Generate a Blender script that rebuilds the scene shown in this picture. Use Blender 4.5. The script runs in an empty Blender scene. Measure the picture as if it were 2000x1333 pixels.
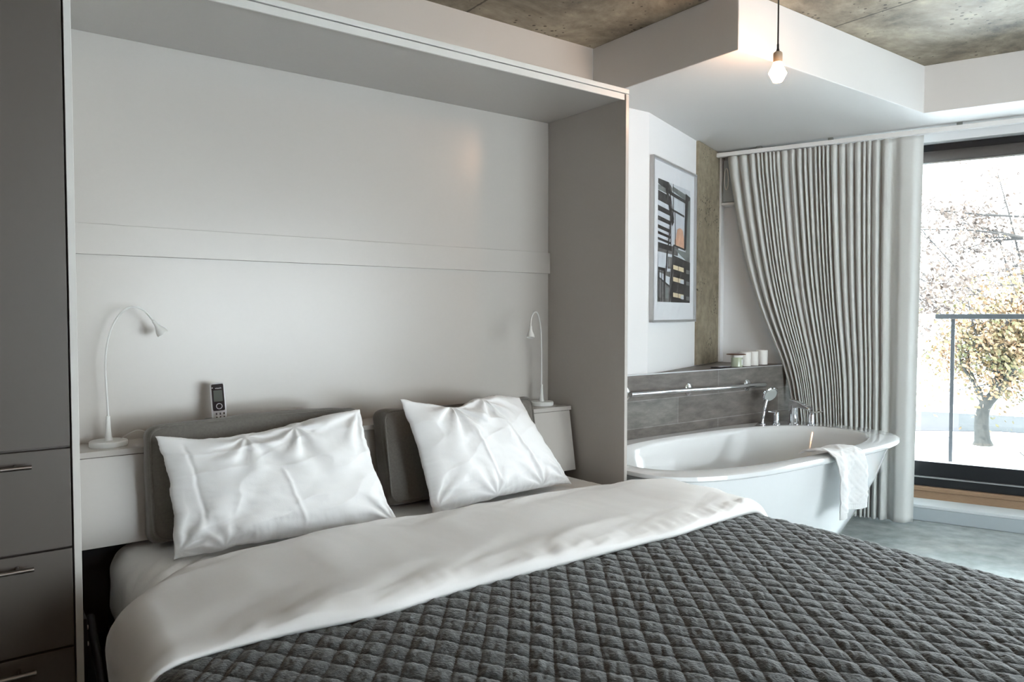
import bpy, bmesh, math, random
from math import sin, cos, pi, radians, sqrt, atan2
from mathutils import Vector, Matrix, noise

S = bpy.context.scene
C = S.collection

# ---------------------------------------------------------------- camera
F_PX = 1450.0
cam_d = bpy.data.cameras.new('camera'); cam = bpy.data.objects.new('camera', cam_d); C.objects.link(cam)
cam_d.sensor_width = 36.0; cam_d.lens = F_PX/2000*36; cam_d.clip_start = 0.02; cam_d.clip_end = 300
cam.location = (0, 0, 1.30)
cam.rotation_euler = (pi/2 - math.atan(51.5/F_PX), 0, -radians(36.6))
S.camera = cam

# ---------------------------------------------------------------- world, lights, exposure
W = bpy.data.worlds.new('world'); S.world = W; W.use_nodes = True
bg = W.node_tree.nodes['Background']
SKY = 9.0
wn = W.node_tree; tc = wn.nodes.new('ShaderNodeTexCoord'); sx = wn.nodes.new('ShaderNodeSeparateXYZ')
rp = wn.nodes.new('ShaderNodeValToRGB')
wn.links.new(tc.outputs['Generated'], sx.inputs[0]); wn.links.new(sx.outputs['Z'], rp.inputs[0])
rp.color_ramp.elements[0].color = (0.93, 0.97, 1.0, 1); rp.color_ramp.elements[0].position = 0.0
rp.color_ramp.elements[1].color = (0.80, 0.92, 1.0, 1); rp.color_ramp.elements[1].position = 0.7
wn.links.new(rp.outputs[0], bg.inputs[0]); bg.inputs[1].default_value = SKY
S.view_settings.view_transform = 'Standard'; S.view_settings.look = 'None'
S.view_settings.gamma = 1.0; S.view_settings.use_curve_mapping = False
S.view_settings.exposure = 0.97
BULB = 90.0

sun_d = bpy.data.lights.new('sun', 'SUN'); sun = bpy.data.objects.new('sun', sun_d); C.objects.link(sun)
sun_d.energy = 9.0; sun_d.angle = radians(1.0); sun_d.color = (1, .95, .86)
sun.rotation_euler = (radians(38), 0, radians(-75)); sun.location = (-4, 4, 12)

# window-wall frame: n = distance along its outward normal, q = along it (towards the alcove)
A = radians(21)
NV = Vector((cos(A), sin(A), 0)); TV = Vector((-sin(A), cos(A), 0))
def WW(n, q, z): return NV*n + TV*q + Vector((0, 0, z))
AP = radians(20.8)
PU = Vector((cos(AP), sin(AP), 0)); PN = Vector((sin(AP), -cos(AP), 0)); P0 = Vector((3.132, 2.924, 0))
def PW(u, d, z): return P0 + PU*u + PN*d + Vector((0, 0, z))   # d = out of the wall into the room
ZC, ZS = 2.70, 2.436
YW = 2.924

# ---------------------------------------------------------------- materials
MATS = {}
def mat(name, col, rough=.5, metal=0, spec=.5, noise_amt=0, noise_scale=20, bump=0, bump_scale=200, coat=0, emit=None, emit_s=0, sheen=0, stretch=None, subsurf=0):
    m = bpy.data.materials.new(name); m.use_nodes = True; nt = m.node_tree; b = nt.nodes['Principled BSDF']
    b.inputs['Base Color'].default_value = (*col, 1); b.inputs['Roughness'].default_value = rough
    b.inputs['Metallic'].default_value = metal; b.inputs['Specular IOR Level'].default_value = spec
    if coat: b.inputs['Coat Weight'].default_value = coat; b.inputs['Coat Roughness'].default_value = .08
    if sheen: b.inputs['Sheen Weight'].default_value = sheen; b.inputs['Sheen Roughness'].default_value = .5
    if emit: b.inputs['Emission Color'].default_value = (*emit, 1); b.inputs['Emission Strength'].default_value = emit_s
    t = nt.nodes.new('ShaderNodeTexCoord'); mp = nt.nodes.new('ShaderNodeMapping')
    nt.links.new(t.outputs['Object'], mp.inputs[0])
    if stretch: mp.inputs['Scale'].default_value = stretch
    n = nt.nodes.new('ShaderNodeTexNoise'); n.inputs['Scale'].default_value = noise_scale; n.inputs['Detail'].default_value = 6
    nt.links.new(mp.outputs[0], n.inputs['Vector'])
    r = nt.nodes.new('ShaderNodeMixRGB'); r.blend_type = 'MIX'
    a = max(noise_amt, .015)
    r.inputs[1].default_value = (*[c*(1-a) for c in col], 1); r.inputs[2].default_value = (*[min(1, c*(1+a)) for c in col], 1)
    nt.links.new(n.outputs['Fac'], r.inputs[0]); nt.links.new(r.outputs[0], b.inputs['Base Color'])
    if bump:
        n2 = nt.nodes.new('ShaderNodeTexNoise'); n2.inputs['Scale'].default_value = bump_scale; n2.inputs['Detail'].default_value = 4
        nt.links.new(mp.outputs[0], n2.inputs['Vector'])
        bp = nt.nodes.new('ShaderNodeBump'); bp.inputs['Strength'].default_value = bump; bp.inputs['Distance'].default_value = .002
        nt.links.new(n2.outputs['Fac'], bp.inputs['Height']); nt.links.new(bp.outputs[0], b.inputs['Normal'])
    MATS[name] = m; return m

mat('wall_paint', (.74, .745, .755), .7, noise_amt=.02, noise_scale=3, bump=.15, bump_scale=400)
mat('back_wall_dim_warm', (.56, .50, .45), .7, noise_amt=.02, noise_scale=3, bump=.15, bump_scale=400)  # white wall coloured darker and warmer, as dim bulb light leaves it
mat('dim_bounce_brown', (.16, .12, .09), .7)  # for the unseen left wall, dark so less light bounces off it
mat('soffit_paint', (.68, .67, .66), .6, noise_amt=.02, noise_scale=3)
mat('white_laminate', (.49, .460, .428), .27, noise_amt=.012, noise_scale=60, bump=.05, bump_scale=600)
mat('taupe_laminate', (.095, .080, .070), .45, noise_amt=.03, noise_scale=50, bump=.05, bump_scale=600)
mat('edge_laminate', (.62, .60, .57), .4)
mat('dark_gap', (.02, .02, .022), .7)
mat('dark_steel', (.03, .032, .04), .45, metal=.6)
mat('sheet_cotton', (.80, .79, .785), .85, noise_amt=.02, noise_scale=40, bump=.35, bump_scale=60, sheen=.15)
mat('pillow_cotton', (.81, .81, .815), .75, noise_amt=.01, noise_scale=40, bump=.12, bump_scale=300, sheen=.1)
mat('duvet_cotton', (.84, .825, .82), .8, noise_amt=.02, noise_scale=30, bump=.12, bump_scale=45, sheen=.2)
mat('grey_upholstery', (.15, .14, .125), .95, noise_amt=.25, noise_scale=140, bump=.6, bump_scale=500, sheen=.3)
mat('quilt_velvet', (.020, .0255, .0275), .85, noise_amt=.6, noise_scale=45, bump=1.2, bump_scale=160, sheen=.35, stretch=(1, 1, 1))
mat('curtain_cloth', (.60, .61, .595), .9, noise_amt=.03, noise_scale=80, bump=.3, bump_scale=500, sheen=.2)
mat('towel_cloth', (.74, .74, .74), .95, noise_amt=.03, noise_scale=200, bump=.5, bump_scale=500)
mat('white_plastic', (.74, .73, .70), .35)
mat('lamp_white', (.70, .70, .68), .35)
mat('lens', (.9, .9, .9), .1)
mat('cord_white', (.6, .6, .58), .5)
mat('tub_acrylic', (.76, .775, .785), .08, coat=.6, noise_amt=.005)
mat('chrome', (.75, .77, .8), .07, metal=1)
mat('brushed_nickel', (.32, .30, .29), .3, metal=1)
mat('sprayface', (.42, .45, .44), .4, noise_amt=.2, noise_scale=300)
mat('black_plastic', (.012, .011, .018), .25)
mat('silver_plastic', (.62, .62, .64), .3, metal=.3)
mat('phone_screen', (.10, .11, .10), .2)
mat('grey_plastic', (.16, .17, .16), .4)
mat('white_mark', (.8, .8, .8), .5)
mat('aluminium', (.55, .56, .57), .35, metal=.7)
mat('mat_board', (.74, .75, .77), .7, bump=.05)
mat('print_sky', (.55, .58, .62), .6, noise_amt=.12, noise_scale=6)
mat('print_dark', (.035, .032, .032), .6, noise_amt=.5, noise_scale=14, stretch=(1, 1, .4))
mat('print_mid', (.15, .145, .14), .6, noise_amt=.5, noise_scale=10, stretch=(1, 1, .4))
mat('print_green', (.18, .20, .19), .6, noise_amt=.35, noise_scale=8)
mat('print_orange', (.62, .36, .24), .6, noise_amt=.3, noise_scale=30)
mat('print_yellow', (.66, .55, .36), .6, noise_amt=.15, noise_scale=30)
mat('candle_wax', (.80, .79, .76), .5, noise_amt=.01)
mat('green_wax', (.40, .46, .34), .35, noise_amt=.15, noise_scale=25, coat=.5)
mat('jar_label', (.66, .70, .68), .6, noise_amt=.1, noise_scale=150)
mat('wood_dark', (.14, .07, .04), .5, noise_amt=.3, noise_scale=30, stretch=(1, 6, 6))
mat('oak', (.30, .19, .115), .5, noise_amt=.25, noise_scale=20, stretch=(6, 1, 20))
mat('socket', (.36, .29, .22), .5)
mat('black_cord', (.012, .012, .012), .6)
mat('bulb_glow', (1, .9, .78), .3, emit=(1, .56, .31), emit_s=BULB)
mat('window_black', (.009, .010, .013), .35)
mat('blind_fabric', (.075, .065, .06), .7, noise_amt=.1, noise_scale=200)
mat('rail_steel', (.022, .024, .026), .5, noise_amt=.25, noise_scale=60)
mat('kerb_grey', (.42, .47, .50), .4)  # front of the white step, its shade put into the colour; also bracket grey
mat('kerb_top_lit', (.62, .66, .68), .5)  # same white step, daylight on its top put into a lighter colour
mat('track_white', (.75, .74, .73), .4)
mat('snow', (.85, .87, .90), .9, noise_amt=.08, noise_scale=.6)
mat('asphalt', (.014, .013, .016), .9, noise_amt=.4, noise_scale=.5)
mat('bark', (.018, .0165, .0155), .9, noise_amt=.4, noise_scale=6, stretch=(4, 4, 1), bump=.8, bump_scale=12)
mat('shrub_twig', (.015, .013, .011), .9, noise_amt=.4, noise_scale=6)

def concrete(name, c1, c2, pits=True, joints=False, scale=1.0, rough=.75, bump=.4):
    m = bpy.data.materials.new(name); m.use_nodes = True; nt = m.node_tree; N = nt.nodes; L = nt.links
    b = N['Principled BSDF']; b.inputs['Roughness'].default_value = rough
    t = N.new('ShaderNodeTexCoord')
    n1 = N.new('ShaderNodeTexNoise'); n1.inputs['Scale'].default_value = 1.6*scale; n1.inputs['Detail'].default_value = 8; n1.inputs['Roughness'].default_value = .72
    n1.inputs['Distortion'].default_value = .6
    L.new(t.outputs['Object'], n1.inputs['Vector'])
    r1 = N.new('ShaderNodeValToRGB'); r1.color_ramp.elements[0].position = .34; r1.color_ramp.elements[1].position = .68
    r1.color_ramp.elements[0].color = (*c1, 1); r1.color_ramp.elements[1].color = (*c2, 1)
    L.new(n1.outputs['Fac'], r1.inputs[0]); last = r1.outputs[0]
    n3 = N.new('ShaderNodeTexNoise'); n3.inputs['Scale'].default_value = 14*scale; n3.inputs['Detail'].default_value = 8
    L.new(t.outputs['Object'], n3.inputs['Vector'])
    mx = N.new('ShaderNodeMixRGB'); mx.blend_type = 'OVERLAY'; mx.inputs[0].default_value = .45
    L.new(last, mx.inputs[1]); L.new(n3.outputs['Fac'], mx.inputs[2]); last = mx.outputs[0]
    if pits:
        v = N.new('ShaderNodeTexVoronoi'); v.inputs['Scale'].default_value = 26*scale
        L.new(t.outputs['Object'], v.inputs['Vector'])
        n4 = N.new('ShaderNodeTexNoise'); n4.inputs['Scale'].default_value = 3*scale; L.new(t.outputs['Object'], n4.inputs['Vector'])
        mm = N.new('ShaderNodeMapRange'); mm.inputs[1].default_value = .42; mm.inputs[2].default_value = .70; mm.inputs[3].default_value = 0; mm.inputs[4].default_value = .32
        L.new(n4.outputs['Fac'], mm.inputs[0])
        lt = N.new('ShaderNodeMath'); lt.operation = 'LESS_THAN'; L.new(v.outputs['Distance'], lt.inputs[0]); L.new(mm.outputs[0], lt.inputs[1])
        mp = N.new('ShaderNodeMixRGB'); mp.blend_type = 'MULTIPLY'; mp.inputs[2].default_value = (.25, .23, .21, 1)
        L.new(lt.outputs[0], mp.inputs[0]); L.new(last, mp.inputs[1]); last = mp.outputs[0]
    if joints:
        sp = N.new('ShaderNodeSeparateXYZ'); L.new(t.outputs['Object'], sp.inputs[0])
        a = N.new('ShaderNodeMath'); a.operation = 'SUBTRACT'; a.inputs[1].default_value = 3.444; L.new(sp.outputs['X'], a.inputs[0])
        md = N.new('ShaderNodeMath'); md.operation = 'PINGPONG'; md.inputs[1].default_value = .767; L.new(a.outputs[0], md.inputs[0])
        nz = N.new('ShaderNodeTexNoise'); nz.inputs['Scale'].default_value = 40; L.new(t.outputs['Object'], nz.inputs['Vector'])
        ml = N.new('ShaderNodeMath'); ml.operation = 'MULTIPLY'; ml.inputs[1].default_value = .011; L.new(nz.outputs['Fac'], ml.inputs[0])
        l2 = N.new('ShaderNodeMath'); l2.operation = 'LESS_THAN'; L.new(md.outputs[0], l2.inputs[0]); L.new(ml.outputs[0], l2.inputs[1])
        mj = N.new('ShaderNodeMixRGB'); mj.blend_type = 'MULTIPLY'; mj.inputs[2].default_value = (.3, .28, .26, 1)
        L.new(l2.outputs[0], mj.inputs[0]); L.new(last, mj.inputs[1]); last = mj.outputs[0]
    L.new(last, b.inputs['Base Color'])
    bp = N.new('ShaderNodeBump'); bp.inputs['Strength'].default_value = bump; bp.inputs['Distance'].default_value = .004
    L.new(n3.outputs['Fac'], bp.inputs['Height']); L.new(bp.outputs[0], b.inputs['Normal'])
    MATS[name] = m
concrete('concrete_ceiling', (.075, .058, .042), (.46, .40, .30), joints=True, rough=.6)
concrete('concrete_floor', (.27, .30, .30), (.40, .42, .415), pits=False, scale=.8, rough=.20, bump=.05)
concrete('concrete_column', (.17, .14, .095), (.30, .26, .19), scale=1.6)

def tile_mat():
    m = bpy.data.materials.new('plank_tile'); m.use_nodes = True; nt = m.node_tree; N = nt.nodes; L = nt.links
    b = N['Principled BSDF']; b.inputs['Roughness'].default_value = .42
    t = N.new('ShaderNodeTexCoord'); sp = N.new('ShaderNodeSeparateXYZ'); L.new(t.outputs['Object'], sp.inputs[0])
    cb = N.new('ShaderNodeCombineXYZ')
    ax = N.new('ShaderNodeMath'); ax.operation = 'ADD'; ax.inputs[1].default_value = -3.75+4.0; L.new(sp.outputs['X'], ax.inputs[0])
    az = N.new('ShaderNodeMath'); az.operation = 'ADD'; az.inputs[1].default_value = -.66+1.55; L.new(sp.outputs['Z'], az.inputs[0])
    L.new(ax.outputs[0], cb.inputs[0]); L.new(az.outputs[0], cb.inputs[1])
    br = N.new('ShaderNodeTexBrick'); br.inputs['Scale'].default_value = 1; br.inputs['Brick Width'].default_value = 1.0; br.inputs['Row Height'].default_value = .155
    br.inputs['Mortar Size'].default_value = .0022; br.offset = .37; br.inputs['Color1'].default_value = (.20, .195, .182, 1); br.inputs['Color2'].default_value = (.13, .112, .10, 1)
    br.inputs['Mortar'].default_value = (.26, .25, .24, 1)
    L.new(cb.outputs[0], br.inputs['Vector'])
    mp = N.new('ShaderNodeMapping'); mp.inputs['Scale'].default_value = (1, 1, 3.5); L.new(t.outputs['Object'], mp.inputs[0])
    n = N.new('ShaderNodeTexNoise'); n.inputs['Scale'].default_value = 7; n.inputs['Detail'].default_value = 9; n.inputs['Roughness'].default_value = .7; L.new(mp.outputs[0], n.inputs['Vector'])
    mx = N.new('ShaderNodeMixRGB'); mx.blend_type = 'OVERLAY'; mx.inputs[0].default_value = 1.0; L.new(br.outputs['Color'], mx.inputs[1]); L.new(n.outputs['Fac'], mx.inputs[2])
    L.new(mx.outputs[0], b.inputs['Base Color'])
    MATS['plank_tile'] = m
tile_mat()

def glass_mat(name, tint=(1, 1, 1), refl=.9):
    m = bpy.data.materials.new(name); m.use_nodes = True; nt = m.node_tree; N = nt.nodes; L = nt.links
    for x in list(N):
        if x.type != 'OUTPUT_MATERIAL': N.remove(x)
    tr = N.new('ShaderNodeBsdfTransparent'); tr.inputs[0].default_value = (*tint, 1)
    gl = N.new('ShaderNodeBsdfGlossy'); gl.inputs['Roughness'].default_value = .02
    fr = N.new('ShaderNodeFresnel'); fr.inputs[0].default_value = 1.45
    ml = N.new('ShaderNodeMath'); ml.operation = 'MULTIPLY'; ml.inputs[1].default_value = refl
    mx = N.new('ShaderNodeMixShader'); L.new(fr.outputs[0], ml.inputs[0]); L.new(ml.outputs[0], mx.inputs[0])
    L.new(tr.outputs[0], mx.inputs[1]); L.new(gl.outputs[0], mx.inputs[2]); L.new(mx.outputs[0], N['Material Output'].inputs[0])
    MATS[name] = m
glass_mat('pane_glass', (.96, .98, .98)); glass_mat('picture_glass', (.99, .995, 1.0), .10); glass_mat('rail_glass', (.93, .96, .95), .8)

def leaf_mat(name, c1, c2, c3):
    m = bpy.data.materials.new(name); m.use_nodes = True; nt = m.node_tree; N = nt.nodes; L = nt.links
    b = N['Principled BSDF']; b.inputs['Roughness'].default_value = .6
    t = N.new('ShaderNodeTexCoord'); n = N.new('ShaderNodeTexNoise'); n.inputs['Scale'].default_value = 1.7; n.inputs['Detail'].default_value = 5
    L.new(t.outputs['Object'], n.inputs['Vector']); r = N.new('ShaderNodeValToRGB')
    r.color_ramp.elements[0].color = (*c1, 1); r.color_ramp.elements[0].position = .35
    r.color_ramp.elements[1].color = (*c3, 1); r.color_ramp.elements[1].position = .65
    e = r.color_ramp.elements.new(.5); e.color = (*c2, 1)
    L.new(n.outputs['Fac'], r.inputs[0]); L.new(r.outputs[0], b.inputs['Base Color'])
    MATS[name] = m
leaf_mat('leaf_gold', (.045, .045, .012), (.085, .05, .018), (.14, .075, .04))
leaf_mat('leaf_pale', (.035, .025, .02), (.06, .042, .032), (.10, .075, .06))

# ---------------------------------------------------------------- mesh helpers
class M:
    def __init__(s): s.v = []; s.f = []; s.mi = []
    def add(s, vs, fs, mi=0):
        o = len(s.v); s.v += [Vector(v) for v in vs]
        for f in fs: s.f.append([o+i for i in f]); s.mi.append(mi)
        return s
    def box(s, x0, x1, y0, y1, z0, z1, fn=None, mi=0):
        fn = fn or (lambda a, b, c: Vector((a, b, c)))
        vs = [fn(x, y, z) for z in (z0, z1) for y in (y0, y1) for x in (x0, x1)]
        return s.add(vs, [(0, 2, 3, 1), (4, 5, 7, 6), (0, 1, 5, 4), (2, 6, 7, 3), (0, 4, 6, 2), (1, 3, 7, 5)], mi)
    def prism(s, pts, z0, z1, mi=0):
        n = len(pts); vs = [Vector((p[0], p[1], z0)) for p in pts]+[Vector((p[0], p[1], z1)) for p in pts]
        return s.add(vs, [tuple(range(n))[::-1], tuple(range(n, 2*n))]+[(i, (i+1) % n, n+(i+1) % n, n+i) for i in range(n)], mi)
    def grid(s, fn, nu, nv, mi=0, closeu=False):
        vs = [fn(i/(nu if closeu else nu-1), j/(nv-1)) for j in range(nv) for i in range(nu)]
        fs = []
        for j in range(nv-1):
            for i in range(nu if closeu else nu-1):
                a = j*nu+i; b = j*nu+(i+1) % nu; fs.append((a, b, b+nu, a+nu))
        return s.add(vs, fs, mi)
    def tube(s, pts, r, seg=12, mi=0, cap=True, ref=None):
        pts = [Vector(p) for p in pts]; n = len(pts); rs = r if isinstance(r, (list, tuple)) else [r]*n
        up = None; vs = []
        for i, p in enumerate(pts):
            d = (pts[min(i+1, n-1)]-pts[max(i-1, 0)]).normalized()
            if up is None:
                up = Vector(ref) if ref else (Vector((0, 0, 1)) if abs(d.z) < .9 else Vector((1, 0, 0)))
            a = d.cross(up).normalized(); up = a.cross(d).normalized()
            for k in range(seg):
                t = 2*pi*k/seg; vs.append(p+(a*cos(t)+up*sin(t))*rs[i])
        fs = [(j*seg+k, j*seg+(k+1) % seg, (j+1)*seg+(k+1) % seg, (j+1)*seg+k) for j in range(n-1) for k in range(seg)]
        if cap: fs += [tuple(range(seg))[::-1], tuple(range((n-1)*seg, n*seg))]
        return s.add(vs, fs, mi)
    def lathe(s, prof, base, axis=(0, 0, 1), seg=32, mi=0):
        base = Vector(base); ax = Vector(axis).normalized(); a = ax.orthogonal().normalized(); b = ax.cross(a)
        vs = []
        for r, h in prof:
            for k in range(seg):
                t = 2*pi*k/seg; vs.append(base+ax*h+(a*cos(t)+b*sin(t))*max(r, 1e-5))
        n = len(prof)
        fs = [(j*seg+k, j*seg+(k+1) % seg, (j+1)*seg+(k+1) % seg, (j+1)*seg+k) for j in range(n-1) for k in range(seg)]
        if prof[0][0] > 1e-4: fs.append(tuple(range(seg))[::-1])
        if prof[-1][0] > 1e-4: fs.append(tuple(range((n-1)*seg, n*seg)))
        return s.add(vs, fs, mi)

def root_loc(o):
    p = Vector((0, 0, 0))
    while o: p += o.location; o = o.parent
    return p
def part(name, m, mats, parent=None, smooth=False, bevel=0, label=None, loc=None, fix=True, sub=0, angle=35):
    """vertices of m are in world space; they are moved into the object's own space"""
    me = bpy.data.meshes.new(name)
    off = root_loc(parent) + (Vector(loc) if loc is not None else Vector((0, 0, 0)))
    me.from_pydata([tuple(v-off) for v in m.v], [], m.f)
    mats = mats if isinstance(mats, (list, tuple)) else [mats]
    for k in mats: me.materials.append(MATS[k])
    me.polygons.foreach_set('material_index', m.mi)
    if fix:
        bm = bmesh.new(); bm.from_mesh(me); bmesh.ops.remove_doubles(bm, verts=bm.verts, dist=1e-6); bmesh.ops.recalc_face_normals(bm, faces=bm.faces); bm.to_mesh(me); bm.free()
    if smooth:
        me.polygons.foreach_set('use_smooth', [True]*len(me.polygons))
        me.set_sharp_from_angle(angle=radians(angle))
    o = bpy.data.objects.new(name, me); C.objects.link(o)
    if loc is not None: o.location = loc
    if parent: o.parent = parent
    if bevel:
        b = o.modifiers.new('bevel', 'BEVEL'); b.width = bevel; b.segments = 2; b.limit_method = 'ANGLE'
    if sub: sb = o.modifiers.new('sub', 'SUBSURF'); sb.levels = sub; sb.render_levels = sub
    if label: o['label'] = label
    return o
def thing(name, label, cat, loc=(0, 0, 0), group=None):
    o = bpy.data.objects.new(name, None); C.objects.link(o); o.location = loc; o['label'] = label; o['category'] = cat
    if group: o['group'] = group
    return o
def tag(o, label, cat, group=None, kind=None):
    o['label'] = label; o['category'] = cat
    if group: o['group'] = group
    if kind: o['kind'] = kind
    return o
def struct(name, m, mats, label=None, **k):
    o = part(name, m, mats, **k); o['kind'] = 'structure'
    if label: o['label'] = label
    return o
def fbm(p, o=4): return noise.fractal(Vector(p), 1.0, 2.0, o)
def sstep(a, b, x):
    t = max(0, min(1, (x-a)/(b-a))); return t*t*(3-2*t)
def lerp_tab(tab, x):
    if x <= tab[0][0]: return tab[0][1]
    for (a, fa), (b, fb) in zip(tab, tab[1:]):
        if x <= b: return fa+(fb-fa)*(x-a)/(b-a)
    return tab[-1][1]

# ================================================================ THE SETTING
XL, YR = -1.9, -3.2           # left wall, rear wall
cor = (4.383, 2.03)            # inner corner of the soffit
s2 = WW(4.93, -3.6, 0)
fl = [(XL, YR), (WW(5.5, -2.9, 0).x+1.0, YR), tuple(WW(5.5, 2.2, 0)[:2]), (XL, 3.6)]
pA = WW(5.5, (YR - 5.5*sin(A))/cos(A), 0)
fl = [(XL-.1, YR-.1), (pA.x, YR-.1), tuple(WW(5.5, 2.2, 0)[:2]), (XL-.1, 4.1)]
struct('floor', M().prism(fl, -.12, 0), 'concrete_floor', 'polished grey concrete floor')
struct('ceiling', M().prism(fl, ZC, ZC+.25), 'concrete_ceiling', 'raw board-marked concrete ceiling with pits')
# dropped soffit, L shaped, follows the alcove then the window wall
c2 = Vector((4.383, 2.011, 0)); q2 = c2.dot(TV); n2 = c2.dot(NV)
pr = WW(n2, (YR - n2*sin(A))/cos(A), 0)
sof = [(2.702, 4.1), (2.702, 2.011), (c2.x, c2.y), (pr.x, YR), (pA.x, YR), tuple(WW(5.5, 2.2, 0)[:2])]
struct('trim_1', M().prism(sof, ZS, ZC), 'soffit_paint', 'white dropped soffit above the bath alcove and window', bevel=.003)
# back wall (behind the bed unit), a solid slab ending where the angled wall begins
struct('wall_back', M().prism([(XL, YW), (2.70, YW), (2.70, YW+.12), (XL, YW+.12)], 0, ZC), 'back_wall_dim_warm', 'white wall behind the bed unit, with its dim warm light put in the colour')
pe = PW(1.42, 0, 0)
struct('wall_alcove', M().prism([(2.7005, YW), (3.132, YW), tuple(PW(1.52, 0, 0)[:2]), tuple(PW(1.52, -.1, 0)[:2]), (3.10, YW+.12), (2.7005, YW+.12)], 0, ZC), 'wall_paint', 'white angled wall carrying the framed picture')
struct('wall_column', M().box(.803, 1.262, -.02, .018, .965, ZS, PW), 'concrete_column', 'rough brown concrete column face beside the picture', bevel=.004)
struct('wall_left', M().box(XL-.1, XL, YR, 3.0, 0, ZC), 'dim_bounce_brown', 'unseen left wall, brown chosen to dim bounced light')
# rear wall with a wide unseen window opening, added for its daylight
RX0, RX1, RZ0, RZ1 = 1.35, 4.5, .35, 2.15
w = M()
w.box(XL, RX0, YR-.15, YR, 0, ZC); w.box(RX1, pA.x, YR-.15, YR, 0, ZC); w.box(RX0, RX1, YR-.15, YR, 0, RZ0); w.box(RX0, RX1, YR-.15, YR, RZ1, ZC)
struct('wall_rear', w, 'wall_paint', 'unseen rear wall with a wide window added for daylight')
w2 = struct('window_2_added', M().box(RX0, RX0+.06, YR-.12, YR-.03, RZ0, RZ1).box(RX1-.06, RX1, YR-.12, YR-.03, RZ0, RZ1).box(RX0, RX1, YR-.12, YR-.03, RZ0, RZ0+.06).box(RX0, RX1, YR-.12, YR-.03, RZ1-.06, RZ1).box(2.90, 2.96, YR-.12, YR-.03, RZ0, RZ1), 'window_black', 'black framed rear window, unseen and added for daylight')
part('window_pane', M().box(RX0+.06, RX1-.06, YR-.08, YR-.074, RZ0+.06, RZ1-.06), 'pane_glass', w2)
# window wall: kerb, solid piece behind the curtain, head, and the opening
QW0, QW1 = -2.7, .95
qend = (YR-5.4*sin(A))/cos(A)
w = M()
w.box(5.30, 5.50, QW1, 1.62, 0, ZS+.02, WW)                       # solid piece by the corner
w.box(5.30, 5.50, qend, QW0, 0, ZS+.02, WW)
w.box(5.30, 5.50, QW0, QW1, 2.368, ZS+.02, WW)                    # head
struct('wall_window', w, 'wall_paint', 'white wall around the glazed door')
struct('wall_corner', M().box(5.225, 5.30, 1.572, 1.62, .965, ZS+.02, WW), 'wall_paint', 'narrow white return beside the column')
kb = struct('baseboard_window', M().box(5.30, 5.52, QW0, QW1, 0, .082, WW), 'kerb_grey', 'low white step below the window, front shade put in its colour', bevel=.004)
part('step_top', M().add([WW(5.296, QW0, .0825), WW(5.50, QW0, .0825), WW(5.50, QW0, .13), WW(5.36, QW0, .13), WW(5.296, QW0, .102), WW(5.296, QW1, .0825), WW(5.50, QW1, .0825), WW(5.50, QW1, .13), WW(5.36, QW1, .13), WW(5.296, QW1, .102)], [(0, 1, 2, 3, 4), (9, 8, 7, 6, 5), (0, 5, 6, 1), (1, 6, 7, 2), (2, 7, 8, 3), (3, 8, 9, 4), (4, 9, 5, 0)]), 'kerb_top_lit', kb, bevel=.003, label='lip along the top of the white step, daylight put in its lighter colour')
sl = struct('trim_2', M().box(5.362, 5.50, QW0, QW1, .12, .180, WW).box(5.345, 5.50, QW0, QW1, .182, .208, WW), 'oak', 'wooden sill board under the black window frame', bevel=.004)
wf = M()
wf.box(5.375, 5.47, QW0, QW1, .21, .262, WW)
wf.box(5.40, 5.47, QW0, QW1, .268, .362, WW)
wf.box(5.375, 5.47, QW0, QW1, 2.27, 2.366, WW)
wf.box(5.375, 5.47, QW1-.07, QW1, .21, 2.366, WW); wf.box(5.375, 5.47, QW0, QW0+.07, .21, 2.366, WW)
wf.box(5.39, 5.46, -1.15, -1.06, .21, 2.366, WW)
win = struct('window_1', wf, 'window_black', 'tall black framed glazed balcony door', bevel=.003)
part('window_pane', M().box(5.43, 5.436, QW0+.06, QW1-.06, .355, 2.30, WW), 'pane_glass', win)
part('sill_trim', M().box(5.372, 5.40, QW0, QW1, .262, .268, WW), 'aluminium', win, label='thin metal strip along the bottom frame')
# tiled ledge behind the bath
LZ = .965
lx = WW(5.30, 1.62, 0)
led = [(2.976, YW), (4.70, YW), (WW(5.30, (YW-5.30*sin(A))/cos(A), 0).x, YW), tuple(WW(5.30, 1.60, 0)[:2]), tuple(PW(.0, 0, 0)[:2])]
led = [(2.40, YW-.012), (4.80, YW-.012), tuple(WW(5.299, 1.50, 0)[:2]), tuple(PW(1.30, .001, 0)[:2]), tuple(PW(0, .001, 0)[:2]), (2.40, YW)]
lg = struct('wall_ledge', M().prism(led, 0, LZ-.004), 'plank_tile', 'brown grey plank-tiled ledge behind the bath')
part('edge_strip', M().box(2.40, 4.80, YW-.015, YW-.010, LZ-.006, LZ), 'aluminium', lg, label='thin metal strip along the ledge edge')

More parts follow.
